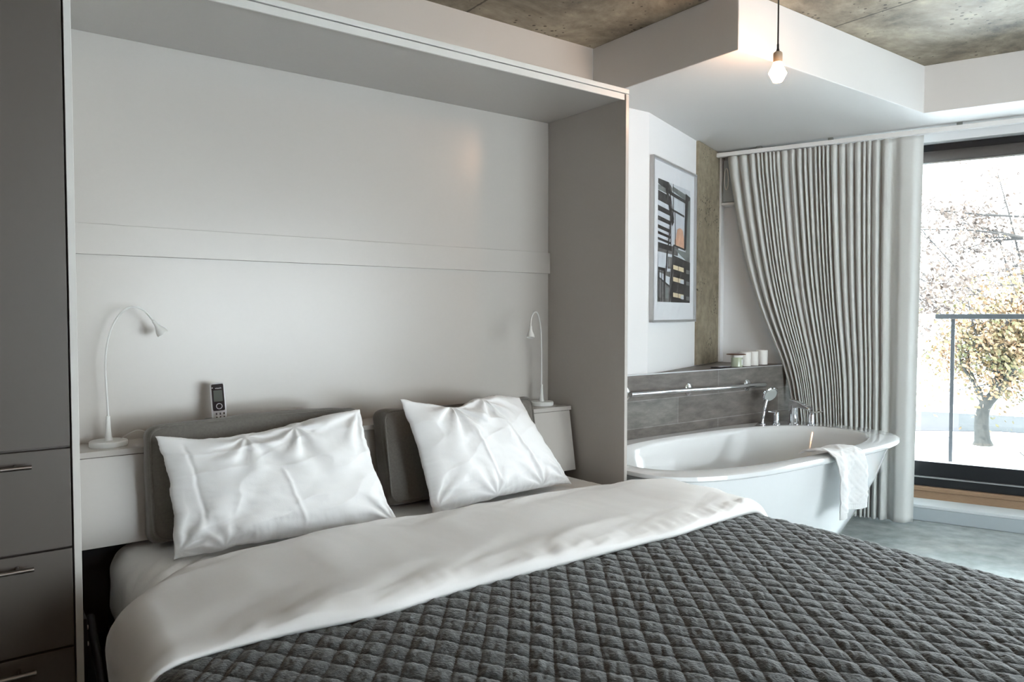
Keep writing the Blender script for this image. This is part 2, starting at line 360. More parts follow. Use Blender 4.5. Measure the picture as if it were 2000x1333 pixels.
# ================================================================ BED UNIT
UX0, UX1 = .237, 2.372
YF = 2.33
YB = 2.862
HB = .865
bu = thing('wall_bed_cabinet', 'white laminate fold-down bed cabinet surrounding the double bed', 'bed cabinet', (1.3, YB, 0))
part('side_panel', M().box(.237, .255, YF, YW-.002, 0, 2.25), 'edge_laminate', bu, bevel=.001)
part('side_panel', M().box(2.350, 2.368, YF, YW-.002, 0, 2.262), 'white_laminate', bu, bevel=.001)
part('top_board', M().box(.2555, 2.3495, YF+.012, YB-.001, 2.243, 2.262), 'white_laminate', bu, bevel=.001)
part('top_edge', M().box(.237, 2.368, YF-.001, YF+.03, 2.2645, 2.284), 'edge_laminate', bu, bevel=.001, label='pale upper edge strip above the top board')
part('front_lip', M().box(.2555, 2.345, YF+.004, YF+.0115, 2.236, 2.262), 'edge_laminate', bu, bevel=.001)
part('back_panel', M().box(.2555, 2.3495, YB, YW-.004, .10, 2.262), 'white_laminate', bu)
part('mounting_rail', M().box(.2555, 2.3495, YB-.016, YB-.0005, 1.503, 1.606), 'white_laminate', bu, bevel=.0015)
hb = M()   # headboard box with sloping front
prof = [(YB-.001, .565), (2.632, .565), (2.678, HB-.022), (YB-.001, HB-.022)]
vs = [Vector((x, y, z)) for x in (.257, 2.332) for y, z in prof]
hb.add(vs, [(0, 1, 2, 3), (7, 6, 5, 4), (0, 4, 5, 1), (1, 5, 6, 2), (2, 6, 7, 3), (3, 7, 4, 0)])
part('headboard', hb, 'white_laminate', bu, bevel=.001)
part('headboard_shelf', M().box(.257, 2.334, 2.668, YB-.001, HB-.019, HB), 'white_laminate', bu, bevel=.001)
# near-black box drawn as the shade behind/below the headboard
part('rear_shade_box', M().box(.256, 2.349, 2.80, 2.86, .05, .55), 'dark_gap', bu)

# wardrobe left of the bed
wd = thing('wardrobe', 'tall taupe wardrobe with drawers left of the bed', 'wardrobe', (-.6, 2.35, 0))
part('body', M().box(-1.70, .234, YF+.02, YW-.004, 0, 2.64), 'taupe_laminate', wd)
for x0, x1 in ((-.78, .2325), (-1.70, -.785)):
    part('door', M().box(x0, x1, YF, YF+.019, .943, 2.64), 'taupe_laminate', wd, bevel=.0015)
for (z0, z1, hz) in ((.668, .937, .902), (.394, .662, .632), (.12, .388, .357)):
    for x0, x1 in ((-.78, .2325), (-1.70, -.785)):
        d = part('drawer', M().box(x0, x1, YF, YF+.019, z0, z1), 'taupe_laminate', wd, bevel=.0015)
        xc = (x0+x1)/2; xh = (.141 if x1 > 0 else -.9)
        hm = M().tube([(xh-.26, YF-.038, hz), (xh, YF-.038, hz)], .006, 16)
        hm.tube([(xh-.225, YF-.038, hz), (xh-.225, YF+.002, hz)], .0045, 10).tube([(xh-.035, YF-.038, hz), (xh-.035, YF+.002, hz)], .0045, 10)
        part('handle', hm, 'brushed_nickel', d, smooth=True)

# ================================================================ BED
bf = thing('bed_frame', 'dark steel folding bed frame under the mattress', 'bed frame', (1.35, 1.6, 0))
part('side_rail', M().box(.33, .37, .62, 2.70, .20, .27), 'dark_steel', bf, bevel=.003)
part('side_rail', M().box(2.33, 2.345, .62, 2.70, .20, .27), 'dark_steel', bf, bevel=.003)
part('slat_base', M().box(.37, 2.33, .62, 2.74, .23, .27), 'dark_gap', bf)
for x in (.39, 2.27):
    part('leg', M().box(x-.02, x+.02, .70, .76, 0, .23), 'dark_steel', bf, bevel=.003)
    part('leg', M().box(x-.02, x+.02, 2.55, 2.61, 0, .23), 'dark_steel', bf, bevel=.003)
part('lift_arm', M().tube([(.292, 2.50, .40), (.292, 2.05, .16)], .012, 12), 'dark_steel', bf, smooth=True)
part('hinge_plate', M().box(.2575, .27, 2.38, 2.52, .26, .44), 'dark_steel', bf, bevel=.002)
for z in (.40, .352): part('bolt', M().tube([(.27, 2.42, z), (.277, 2.42, z)], .0065, 10), 'silver_plastic', bf, smooth=True)

def rbox(x0, x1, y0, y1, z0, z1, r, disp, n=(110, 120, 26), crown=.0):
    """rounded box as a closed sphere-mapped grid of six sheets, displaced"""
    m = M(); c = Vector(((x0+x1)/2, (y0+y1)/2, (z0+z1)/2)); h = Vector(((x1-x0)/2, (y1-y0)/2, (z1-z0)/2)); inn = h-Vector((r, r, r))
    def pt(p):
        q = Vector([max(-inn[i], min(inn[i], p[i])) for i in range(3)]); d = p-q
        if d.length > 1e-9: d.normalize()
        s = q+d*r
        if crown and s.z > 0: s.z += crown*(1-(s.x/h.x)**2)*(1-(s.y/h.y)**2)
        return c+s+d*disp(c+s, d)
    for ax in range(3):
        a, b = [(1, 2), (2, 0), (0, 1)][ax]
        for sg in (-1, 1):
            def fn(u, v):
                p = [0, 0, 0]
                # cluster samples towards the rounded edges
                def cl(t, i):
                    k = 2*t-1; return h[i]*(k*.75+.25*math.copysign(abs(k)**.5, k)*1.0) if abs(k) < 1 else h[i]*k
                p[ax] = sg*h[ax]; p[a] = cl(u, a); p[b] = cl(v, b)
                return pt(Vector(p))
            m.grid(fn, n[a], n[b])
    return m
def mdisp(p, d):
    w = fbm((p.x*3, p.y*3, p.z*6), 3)*.006 + fbm((p.x*14+p.y*9, p.y*5, p.z*10), 3)*.0028
    k = math.exp(-((p.x-.52)**2+(p.y-2.25)**2)/.04)
    return w + k*.010*sin((p.x*1.2-p.y)*60+fbm((p.x*5, p.y*5, 0))*3)*.6
mt = part('mattress', rbox(.372, 2.315, .62, 2.775, .272, .552, .085, mdisp), 'sheet_cotton', smooth=True, angle=180)
tag(mt, 'white sheeted double mattress in the open fold-down cabinet', 'mattress')

# bedding follows this cross path over the mattress (x, z), by arc length
def path_builder(base):
    pts = []
    for t in range(0, 11): pts.append((.345 - .0*t, .27+.02*t))
    raw = [(.335, .20), (.312, .34), (.302, .52)]
    arc = [(.302+.055*(1-cos(a)), .52+.045*sin(a)) for a in [pi/2*i/12 for i in range(1, 13)]]
    top = [(.357+(1.918)*i/60, .564+.019*sin(pi*i/60)**.6) for i in range(1, 60)]
    arc2 = [(2.275+.085*sin(a), .46+.105*cos(a)) for a in [pi/2*i/12 for i in range(0, 13)]]
    rt = [(2.362, .40), (2.365, .30), (2.36, .22)]
    pts = raw+arc+top+arc2+rt
    out = [Vector((x, 0, z)) for x, z in pts]
    L = [0]
    for a, b in zip(out, out[1:]): L.append(L[-1]+(b-a).length)
    return out, L
PP, PL = path_builder(0)
import bisect
def path(s):
    s = max(0, min(PL[-1]-1e-6, s)); i = min(max(bisect.bisect_right(PL, s)-1, 0), len(PP)-2)
    t = (s-PL[i])/(PL[i+1]-PL[i]); p = PP[i].lerp(PP[i+1], t)
    def tan(k): k = max(0, min(len(PP)-2, k)); return (PP[k+1]-PP[k]).normalized()
    d = tan(i-1).lerp(tan(i), t) if t < .5 else tan(i).lerp(tan(i+1), t-.5)
    d = tan(i).lerp(tan(i+1), t) if i < len(PP)-2 else tan(i)
    nrm = Vector((-d.z, 0, d.x)).normalized()
    return p, nrm
LT = PL[-1]
s_mid = LT/2
# quilt
NQU, NQV = 700, 480
QY1, QY0 = 1.95, .50
px = .064; tb = math.tan(radians(52)); ta = math.tan(radians(58))
def quilt_pt(s, y, yy):
    p, n = path(s); x = s - .30
    wob = .10*fbm((x*2.3, yy*2.3, 0), 2)
    a = (x - yy/tb)/px + wob; b = (x + yy/ta)/px + wob*.8
    puff = (abs(sin(pi*a))**.30)*(abs(sin(pi*b))**.30)
    edge = min(1, max(0, (QY1-yy)/.02))
    und = fbm((x*1.7, yy*1.7, 3), 3)*.006 + fbm((x*30, yy*30, 1), 2)*.0010 + fbm(((x+yy)*18, (x-yy)*55, 4), 3)*.0032*puff
    h = .006+.0076*puff+und
    return p+n*h
def quilt_fn(u, v):
    s = .04+(LT-.08)*u; L = (QY1-QY0)+.32; t = L*v
    if t < QY1-QY0:
        yy = QY1-t; P = quilt_pt(s, 0, yy); return Vector((P.x, yy, P.z))
    k = t-(QY1-QY0); r = .09; yy = QY0-k; P = quilt_pt(s, 0, yy); a = min(k/r, pi/2)
    dz = r*(1-cos(a))+max(0, k-r*pi/2); dy = r*sin(a)
    return Vector((P.x, QY0-dy, max(P.z-dz, .2)))
q = part('quilted_bedspread', M().grid(quilt_fn, NQU, NQV), 'quilt_velvet', smooth=True, angle=180, fix=False)
so = q.modifiers.new('thick', 'SOLIDIFY'); so.thickness = .006; so.offset = -1
tag(q, 'dark grey diamond-quilted bedspread covering the lower part of the bed', 'bedspread')
# folded-back duvet band
DY1, DY0 = 2.215, 1.555
def duvet_fn(u, v):
    ang_in = .0
    s = .02+(LT-.04)*u
    # v: 0..0.08 lower edge underneath, ..., wraps as a loop (closed in v)
    W_ = DY1-DY0
    ytop = DY1+.012*fbm((s*2, 0, 5), 2)-.26*sstep(.60, .30, s) ; ybot = DY0+.014*fbm((s*2.1, 4, 0), 2)+.055*sstep(LT-.9, LT-.4, s)+.05*sstep(.9, .45, s)
    xs = path(s)[0].x
    th = .046+.010*fbm((s*1.5, v*3, 9), 2)
    t = v
    lenw = ytop-ybot
    # superelliptic cross-section over y
    a = 2*pi*t
    cy = cos(a); sy = sin(a)
    ey = math.copysign(abs(cy)**.35, cy)
    y = (ytop+ybot)/2+ey*lenw/2
    if sy >= 0:
        hh = (abs(sy)**.45)*th
        wr = fbm((s*1.3+y*.6, (y*6 - s*1.6), 2), 4)*.010 + fbm((s*4.0, y*16-s*4, 7), 3)*.0045
        pk = math.exp(-((y-ybot-.03)/.03)**2)*.006*fbm((s*16, 1, 1), 2)
        h = hh + (wr+pk)*min(1, abs(sy)*2.5)
    else:
        h = .012*(1-abs(sy)**.3) - .004*abs(sy)
        h = max(h, .0)
    if s < .9: h *= 1-.45*sstep(2.0, 1.6, y)*sstep(.75, .40, s)
    base = .018 if y < QY1 else .018*sstep(DY1, QY1, y)
    if sy < 0: base = base*.9
    p, n = path(s)
    p = p+n*(h+base)
    return Vector((p.x, y, p.z))
m = M(); NU, NJ = 300, 120
vs = [duvet_fn(i/(NU-1), j/NJ) for j in range(NJ) for i in range(NU)]
fs = [(j*NU+i, j*NU+i+1, ((j+1) % NJ)*NU+i+1, ((j+1) % NJ)*NU+i) for j in range(NJ) for i in range(NU-1)]
fs += [tuple(j*NU for j in range(NJ)), tuple(j*NU+NU-1 for j in range(NJ))[::-1]]
m.add(vs, fs)
d = part('folded_duvet', m, 'duvet_cotton', smooth=True, angle=180)
tag(d, 'white duvet folded back in a band over the grey bedspread', 'duvet')

# ---- cushions and pillows
def cushion(name, c, w, h, t, tilt, seed, label, cat, group, matn, skew=0, rz=0):
    """boxy bolster cushion: c = centre of bottom edge, leaning back by tilt"""
    root = thing(name, label, cat, c, group)
    R_ = Matrix.Rotation(rz, 3, 'Z') @ Matrix.Rotation(-tilt, 3, 'X')
    def disp(p, dd): return fbm((p.x*5+seed, p.y*5, p.z*5), 3)*.006
    b = rbox(-w/2, w/2, -t/2, t/2, 0, h, .035, lambda p, dd: disp(p, dd) + .012*(1-(2*p.x/w)**2)*max(0, 1-((p.z-h/2)/(h/2))**2)*(1 if abs(dd.y) > .5 else 0), n=(60, 18, 44))
    for i, v in enumerate(b.v):
        x, y, z = v; rr = .03  # soften corners in the front outline
        z += .012*sin(x*5+seed)*(z/h) + skew*x*(z/h); 
        b.v[i] = Vector(c)+R_ @ Vector((x, y, z))
    part('cushion_body', b, matn, root, smooth=True, angle=180)
    # piping seam around the front edge
    def ring(yy, inset=.006):
        pts = []; W2 = w/2-inset; r = .04
        for cx, cz, a0 in ((W2-r, h-inset-r, 0), (-W2+r, h-inset-r, pi/2), (-W2+r, inset+r, pi), (W2-r, inset+r, 3*pi/2)):
            for k in range(7):
                a = a0+pi/2*k/6; x = cx+r*cos(a); z = cz+r*sin(a)
                pts.append((x, yy, z))
        pts.append(pts[0])
        out = []
        for x, y, z in pts:
            z += .012*sin(x*5+seed)*(z/h) + skew*x*(z/h)
            out.append(Vector(c)+R_ @ Vector((x, y, z)))
        return out
    part('piping', M().tube(ring(-t/2+.006, .010), .0042, 8, cap=False), matn, root, smooth=True, angle=180)
    return root
cushion('back_cushion', (.835, 2.556, .566), .74, .385, .11, radians(11), 1, 'grey felt back cushion behind the left white pillow', 'cushion', 'grey back cushions', 'grey_upholstery', skew=.0, rz=radians(-1))
cushion('back_cushion', (1.66, 2.556, .566), .74, .37, .11, radians(11), 5, 'grey felt back cushion behind the right white pillow', 'cushion', 'grey back cushions', 'grey_upholstery', rz=radians(0))

def pillow(label, BL, BR, TR, TL, T, seed, cr, topdip, seams):
    BL, BR, TR, TL = map(Vector, (BL, BR, TR, TL))
    nrm = (BR-BL).cross(TL-BL).normalized()
    if nrm.y > 0: nrm = -nrm
    up = ((TL-BL)+(TR-BR)).normalized(); rt = ((BR-BL)+(TR-TL)).normalized()
    def outline(u, v):
        p = BL*(1-u)*(1-v)+BR*u*(1-v)+TR*u*v+TL*(1-u)*v
        su = 4*u*(1-u); sv = 4*v*(1-v)
        p = p + rt*(.020*sv*(1-2*u)*abs(1-2*u)) + up*(.014*su*(1-2*v)*abs(1-2*v) if v < .5 else 0)
        if v > .5: p = p + up*(-topdip(u)*((2*v-1)**2))
        p = p + (up*fbm((u*9+seed, v*2, 3))*.006 + rt*fbm((u*2, v*7+seed, 5))*.006)
        return p
    def thick(u, v):
        a = max(0, 1-abs(2*u-1)**2.6); b = max(0, 1-abs(2*v-1)**2.4)
        return T*(a*b)**.55
    def wr(u, v):
        h = 0
        for (cu, cv, amp, fr, ph, rad) in cr:
            du = (u-cu)*1.6; dv = v-cv; r = sqrt(du*du+dv*dv); th = atan2(dv, du)
            w_ = math.exp(-(r/rad)**2)*min(1, r*7)
            s_ = sin(th*fr+ph+2.2*fbm((u*3+seed, v*3, ph), 2))
            h += .72*amp*w_*(abs(s_)**.8*math.copysign(1, s_))
        h += .009*((1-abs(fbm((u*1.7+v*1.0+seed, v*3.6-u*1.6, 2), 2))*2.6)**2*.5)-.006
        h += .0022*fbm((u*7, v*9+u*3, seed), 2)
        for (u0, v0, u1, v1, a_) in seams:      # pressed crease lines
            d = Vector((u1-u0, v1-v0)); L = d.length; d.normalize(); e = Vector((u-u0, v-v0)); k = e.dot(d)/L
            if -.02 < k < 1.02:
                x = (e.x*d.y-e.y*d.x); h += a_*math.exp(-(x/.010)**2)*min(1, min(k+.02, 1.02-k)*8)
        return h
    def front(u, v):
        t = thick(u, v); k = min(1, t/(T*.35)); return outline(u, v)+nrm*(t*.62+wr(u, v)*(.25+.75*k)*(1 if t > 0 else 0)+.003)
    def back(u, v): t = thick(u, v); return outline(u, v)-nrm*(t*.38)
    m = M(); n1, n2 = 170, 120
    m.grid(front, n1, n2); m.grid(back, n1, n2)
    m2 = M()
    # join borders
    o2 = n1*n2; fs = []
    bd = [i for i in range(n1)]+[j*n1+n1-1 for j in range(1, n2)]+[(n2-1)*n1+i for i in range(n1-2, -1, -1)]+[j*n1 for j in range(n2-2, 0, -1)]
    for a, b in zip(bd, bd[1:]+bd[:1]): fs.append((a, b, o2+b, o2+a))
    m.f += fs; m.mi += [0]*len(fs)
    o = part('pillow', m, 'pillow_cotton', smooth=True, angle=180)
    tag(o, label, 'pillow', 'white bed pillows'); return o
pillow('white pillow with a pointed upper corner, on the left of the bed',
       (.497, 2.372, .563), (1.215, 2.302, .567), (1.150, 2.475, .962), (.470, 2.470, .940), .125, 3.1,
       [(.02, .05, .014, 9, .4, .45), (.98, .98, .012, 8, 1.0, .40), (.62, .95, .014, 7, 2.0, .40), (.38, .95, .010, 8, .3, .35), (.98, .04, .010, 9, 1.7, .3), (.2, .02, .008, 8, 1.7, .3)],
       lambda u: .030*math.exp(-((u-.50)/.26)**2)+.028*math.exp(-((u-.22)/.2)**2)+.004,
       [(.10, .93, .13, .22, -.006), (.50, .60, .56, .12, .004)])
pillow('white pillow with a pinched top edge, on the right of the bed',
       (1.372, 2.335, .563), (2.118, 2.420, .567), (1.925, 2.54, .940), (1.315, 2.480, .985), .135, 8.4,
       [(.34, 1.0, .016, 9, .8, .42), (.97, .05, .014, 9, .4, .35), (.03, .05, .010, 9, .4, .35), (.62, .98, .012, 8, 2.2, .35), (.75, .02, .010, 9, 1.2, .3), (.4, .02, .008, 9, .2, .3)],
       lambda u: .040*math.exp(-((u-.38)/.16)**2)+.015*math.exp(-((u-.15)/.12)**2)-.012*math.exp(-((u-.8)/.15)**2),
       [(.38, .72, .44, .12, .004), (.62, .94, .76, .14, .007)])

# ================================================================ LAMPS ON THE SHELF
def smooth_pts(pts, n=6):
    pts = [Vector(p) for p in pts]; out = []
    for i in range(len(pts)-1):
        p0 = pts[max(i-1, 0)]; p1 = pts[i]; p2 = pts[i+1]; p3 = pts[min(i+2, len(pts)-1)]
        for k in range(n):
            t = k/n
            out.append(.5*((2*p1)+(p2-p0)*t+(2*p0-5*p1+4*p2-p3)*t*t+(3*p1-p0-3*p2+p3)*t**3))
    return out+[pts[-1]]
def desk_lamp(base, neck, label):
    r = thing('desk_lamp', label, 'lamp', base, 'white gooseneck lamps on the headboard shelf')
    b = Vector(base)
    part('base', M().lathe([(.0, 0), (.056, 0), (.0575, .003), (.0575, .015), (.055, .0185), (.0, .0185)], b, seg=48), 'lamp_white', r, smooth=True)
    part('stem_sleeve', M().lathe([(.0, .018), (.014, .0185), (.010, .030), (.0075, .060), (.006, .098), (.0, .1)], b, seg=20), 'lamp_white', r, smooth=True)
    pts = smooth_pts([b+Vector((0, 0, .085))]+neck)
    part('gooseneck', M().tube(pts, .0034, 10), 'lamp_white', r, smooth=True)
    e = pts[-1]; dr = (pts[-1]-pts[-3]).normalized()
    sh = part('lamp_shade', M().lathe([(.0, -.004), (.0055, -.003), (.0062, .010), (.0085, .020), (.0165, .036), (.0185, .046), (.0185, .050), (.0165, .050), (.015, .040), (.0, .038)], e, dr, 24), 'lamp_white', r, smooth=True)
    part('lens', M().lathe([(.0, .041), (.0150, .0425), (.0150, .0475), (.0, .049)], e, dr, 20), 'lens', sh, smooth=True)
    return r
lL = desk_lamp((.386, 2.765, HB), [Vector((.387, 2.77, .97)), Vector((.383, 2.77, 1.06)), Vector((.3815, 2.77, 1.13)), Vector((.388, 2.77, 1.20)), Vector((.405, 2.77, 1.262)), Vector((.433, 2.769, 1.308)), Vector((.468, 2.768, 1.327)), Vector((.504, 2.767, 1.311)), Vector((.530, 2.765, 1.276))],
    'white gooseneck lamp on the left end of the headboard shelf')
part('power_cord', M().tube(smooth_pts([(.40, 2.80, HB+.004), (.425, 2.785, HB+.018), (.47, 2.775, HB+.042), (.50, 2.772, HB+.034), (.515, 2.770, HB+.012), (.52, 2.768, HB+.002)]), .0016, 8), 'cord_white', lL, smooth=True)
desk_lamp((2.238, 2.775, HB), [Vector((2.238, 2.777, .955)), Vector((2.239, 2.777, 1.07)), Vector((2.232, 2.772, 1.20)), Vector((2.212, 2.758, 1.27)), Vector((2.165, 2.72, 1.310)), Vector((2.115, 2.685, 1.305)), Vector((2.083, 2.66, 1.275)), Vector((2.075, 2.652, 1.245))],
    'white gooseneck lamp on the right end of the headboard shelf')

# cordless phone
def rot_about(v, base, ax, ang): return Matrix.Rotation(ang, 3, ax) @ (Vector(v)-Vector(base)) + Vector(base)
cr_ = thing('phone_cradle', 'grey charging cradle holding the cordless phone behind the cushion', 'phone cradle', (.742, 2.765, HB))
part('cradle_base', M().lathe([(0, 0), (.046, 0), (.046, .012), (.042, .018), (0, .019)], (.728, 2.80, HB), seg=32), 'grey_plastic', cr_, smooth=True)
part('cradle_back', M().box(.695, .772, 2.785, 2.803, HB+.015, HB+.062), 'grey_plastic', cr_, bevel=.006)
ph = thing('cordless_phone', 'black and silver cordless phone standing upright on the headboard shelf', 'phone', (.742, 2.755, HB+.022))
pb = Vector((.742, 2.755, HB+.022))
def PH(x, y, z):   # phone space: x across, y depth (front negative), z up; leans back and turned a little
    v = Vector((x, y, z)); v = Matrix.Rotation(radians(-8), 3, 'X') @ v; v = Matrix.Rotation(radians(-3.5), 3, 'Y') @ v; v = Matrix.Rotation(radians(-14), 3, 'Z') @ v
    return pb+v
def rrect(w0, w1, y0, y1, z0, z1, r, seg=6):
    pts = []
    for cx, cz, a0 in ((w1-r, z1-r, 0), (w0+r, z1-r, pi/2), (w0+r, z0+r, pi), (w1-r, z0+r, 3*pi/2)):
        for k in range(seg+1):
            a = a0+pi/2*k/seg; pts.append((cx+r*cos(a), cz+r*sin(a)))
    n = len(pts); vs = [PH(x, y0, z) for x, z in pts]+[PH(x, y1, z) for x, z in pts]
    return M().add(vs, [tuple(range(n)), tuple(range(n, 2*n))[::-1]]+[(i, n+i, n+(i+1) % n, (i+1) % n) for i in range(n)])
part('handset_body', rrect(-.0245, .0245, -.004, .016, 0, .168, .008), 'silver_plastic', ph, bevel=.002)
fp = part('face_plate', rrect(-.0195, .0205, -.0058, -.0035, .068, .164, .005), 'black_plastic', ph)
part('screen', rrect(-.0145, .0155, -.0064, -.0055, .101, .142, .002), 'phone_screen', fp)
rg = M()
ring = [PH(.002+.0095*cos(2*pi*k/24), -.0066, .084+.0095*sin(2*pi*k/24)) for k in range(25)]
part('dial_ring', M().tube(ring, .0012, 8, cap=False), 'silver_plastic', fp, smooth=True)
part('indicator_light', rrect(-.0185, -.0145, -.0066, -.0055, .150, .1525, .0008), 'white_mark', fp)
for r_ in range(4):
    for c_ in range(3):
        k = part('key', rrect(-.016+c_*.0125, -.0075+c_*.0125, -.0056, -.0035, .053-r_*.0135, .0615-r_*.0135, .002), 'silver_plastic', ph)
        part('key_mark', rrect(-.0112+c_*.0125, -.0068+c_*.0125, -.0062, -.0050, .0535-r_*.0135, .061-r_*.0135, .0008), 'black_plastic', k)
tcu = bpy.data.curves.new('lettering', 'FONT'); tcu.body = 'vtech'; tcu.size = .0085; tcu.align_x = 'CENTER'; tcu.extrude = .0002
to = bpy.data.objects.new('lettering_tmp', tcu); C.objects.link(to)
bpy.context.view_layer.update()
tm = bpy.data.meshes.new_from_object(to.evaluated_get(bpy.context.evaluated_depsgraph_get()))
bpy.data.objects.remove(to)
mm = M(); mm.add([PH(v.co.x*1.15+.003, -.0062-v.co.z, .1465+v.co.y) for v in tm.vertices], [tuple(p.vertices) for p in tm.polygons])
part('lettering', mm, 'white_mark', fp, fix=False)

# ================================================================ PENDANT BULB
def pendant(x, y, z, label):     # z = bottom of bulb
    r = thing('pendant_lamp', label, 'lamp', (x, y, ZC), 'bare pendant bulbs')
    part('ceiling_cap', M().lathe([(0, -.02), (.03, -.02), (.035, 0), (0, 0)], (x, y, ZC), seg=24), 'socket', r, smooth=True)
    part('cord', M().tube([(x, y, ZC-.01), (x, y, z+.142)], .0032, 10), 'black_cord', r, smooth=True)
    part('cord_grip', M().lathe([(.0045, .155), (.0045, .138), (.0065, .130), (.0065, .120), (0, .120)], (x, y, z), seg=14), 'black_cord', r, smooth=True)
    part('socket', M().lathe([(0, .124), (.012, .124), (.0175, .119), (.0185, .112), (.0185, .080), (0, .080)], (x, y, z), seg=28), 'socket', r, smooth=True)
    part('bulb', M().lathe([(0, .0), (.019, .002), (.036, .034), (.0365, .038), (.024, .062), (.0175, .078), (.0165, .084)], (x, y, z), seg=8), 'bulb_glow', r, label='glowing faceted warm bulb')
    return r
pendant(2.735, 1.840, 2.262, 'bare glowing bulb on a black cord in front of the soffit')

pendant(.15, -1.25, 2.16, 'unseen bulb on a black cord, added behind the camera for warm light')  # second lamp, out of view, added as warm fill

# ================================================================ PICTURE
pf = thing('framed_picture', 'thin silver framed staircase photograph on the white alcove wall', 'picture', tuple(PW(.38, 0, 1.253)))
u0, u1, z0, z1 = .012, .752, 1.255, 2.203
fr = M(); ft = .014
fr.box(u0, u1, .002, .026, z0, z0+ft, PW).box(u0, u1, .002, .026, z1-ft, z1, PW).box(u0, u0+ft, .002, .026, z0, z1, PW).box(u1-ft, u1, .002, .026, z0, z1, PW)
part('frame', fr, 'aluminium', pf, bevel=.001)
part('mat_board', M().box(u0+ft, u1-ft, .003, .010, z0+ft, z1-ft, PW), 'mat_board', pf)
pu0, pu1, pz0, pz1 = .115, .662, 1.375, 2.088
def PR(u, v, d): return PW(pu0+(pu1-pu0)*u, .0102+d, pz1+(pz0-pz1)*v)
pm = M(); lay = [0]
def quad(c, mi):
    lay[0] += 1; d = lay[0]*.00012
    pm.add([PR(u, v, d) for u, v in c], [(0, 1, 2, 3)], mi)
def bar(u0_, v0_, u1_, v1_, w, mi=1):   # thick line
    d = Vector((u1_-u0_, v1_-v0_)); n_ = Vector((-d.y, d.x)).normalized()*w/2
    cl = lambda a: (max(0, min(1, a[0])), max(0, min(1, a[1])))
    quad([cl((u0_+n_.x, v0_+n_.y)), cl((u1_+n_.x, v1_+n_.y)), cl((u1_-n_.x, v1_-n_.y)), cl((u0_-n_.x, v0_-n_.y))], mi)
quad([(0, 0), (1, 0), (1, 1), (0, 1)], 0)
quad([(.0, .0), (.32, .0), (.36, .10), (0, .04)], 1)
quad([(0, .05), (.25, .06), (.25, .10), (0, .09)], 3)
for v0_, v1_ in ((.095, .175), (.215, .258), (.30, .335), (.372, .402), (.425, .448), (.474, .495)):
    quad([(0, v0_), (.38, v0_+.02), (.38, v1_+.02), (0, v1_)], 1)
quad([(0, .515), (.62, .53), (.60, .60), (0, .59)], 2)
quad([(.02, .515), (.40, .525), (.42, .57), (.02, .56)], 1)
quad([(.30, .0), (.42, .04), (.40, .09), (.30, .06)], 2)
quad([(.42, .02), (.85, .05), (.85, .10), (.42, .06)], 3)
cx, cy = .67, .44
pm_or = [(cx+.13*cos(2*pi*k/14)*(1+.12*sin(k*2.3)), cy+.085*sin(2*pi*k/14)) for k in range(14)]
lay[0] += 1; pm.add([PR(u, v, lay[0]*.00012) for u, v in pm_or], [tuple(range(14))], 4)
quad([(.50, .46), (.80, .46), (.80, .53), (.50, .51)], 4)
bar(.36, .085, .86, .115, .030); bar(.36, .215, .80, .245, .018)
quad([(.84, .04), (1, .06), (.90, .54), (.80, .53)], 1)
quad([(.93, .10), (1, .08), (1, .62), (.85, .60), (.88, .52)], 3)
bar(.46, .515, .84, .535, .016)
quad([(.46, .54), (.86, .555), (1, .62), (1, .66), (.44, .60)], 3)
bar(.20, .0, .44, .34, .07); bar(.34, .02, .38, .56, .022); bar(.30, .02, .46, .30, .018); bar(.50, .22, .52, .52, .016)
bar(.44, .0, .45, .24, .012)
quad([(0, .60), (.24, .60), (.22, .70), (0, .72)], 0)
bar(.40, .24, .26, .62, .03); bar(.26, .58, .20, .98, .035); bar(.46, .52, .34, 1.0, .05)
quad([(.44, .60), (1, .64), (1, 1), (.38, 1)], 1)
quad([(.28, .62), (.42, .62), (.40, .72), (.28, .72)], 2)
quad([(0, .715), (.16, .72), (.16, .745), (0, .74)], 1)
quad([(0, .745), (.36, .745), (.34, 1), (0, 1)], 2)
quad([(.03, .76), (.17, .77), (.17, .84), (.05, .82)], 0)
quad([(.22, .78), (.34, .79), (.33, .86), (.22, .85)], 0)
quad([(.22, .88), (.31, .88), (.30, .97), (.21, .97)], 3)
for a, b in ((.02, .03), (.09, .10), (.155, .19)): quad([(a, .72), (b+.01, .72), (b+.01, 1), (a, 1)], 1)
bar(.0, .80, .34, .87, .018)
for v in (.690, .792, .925):
    quad([(.44, v-.008), (.78, v+.006), (.78, v+.044), (.44, v+.028)], 5)
    bar(.60, v-.01, .60, v+.045, .012)
    quad([(.86, v+.018), (.97, v+.022), (.97, v+.056), (.86, v+.052)], 3)
quad([(.66, .800), (.78, .803), (.78, .838), (.66, .832)], 0)
quad([(.68, .935), (.78, .938), (.78, .972), (.68, .968)], 0)
part('print', pm, ['print_sky', 'print_dark', 'print_mid', 'print_green', 'print_orange', 'print_yellow'], pf, fix=False)
part('glass', M().box(u0+ft, u1-ft, .0185, .0205, z0+ft, z1-ft, PW), 'picture_glass', pf)

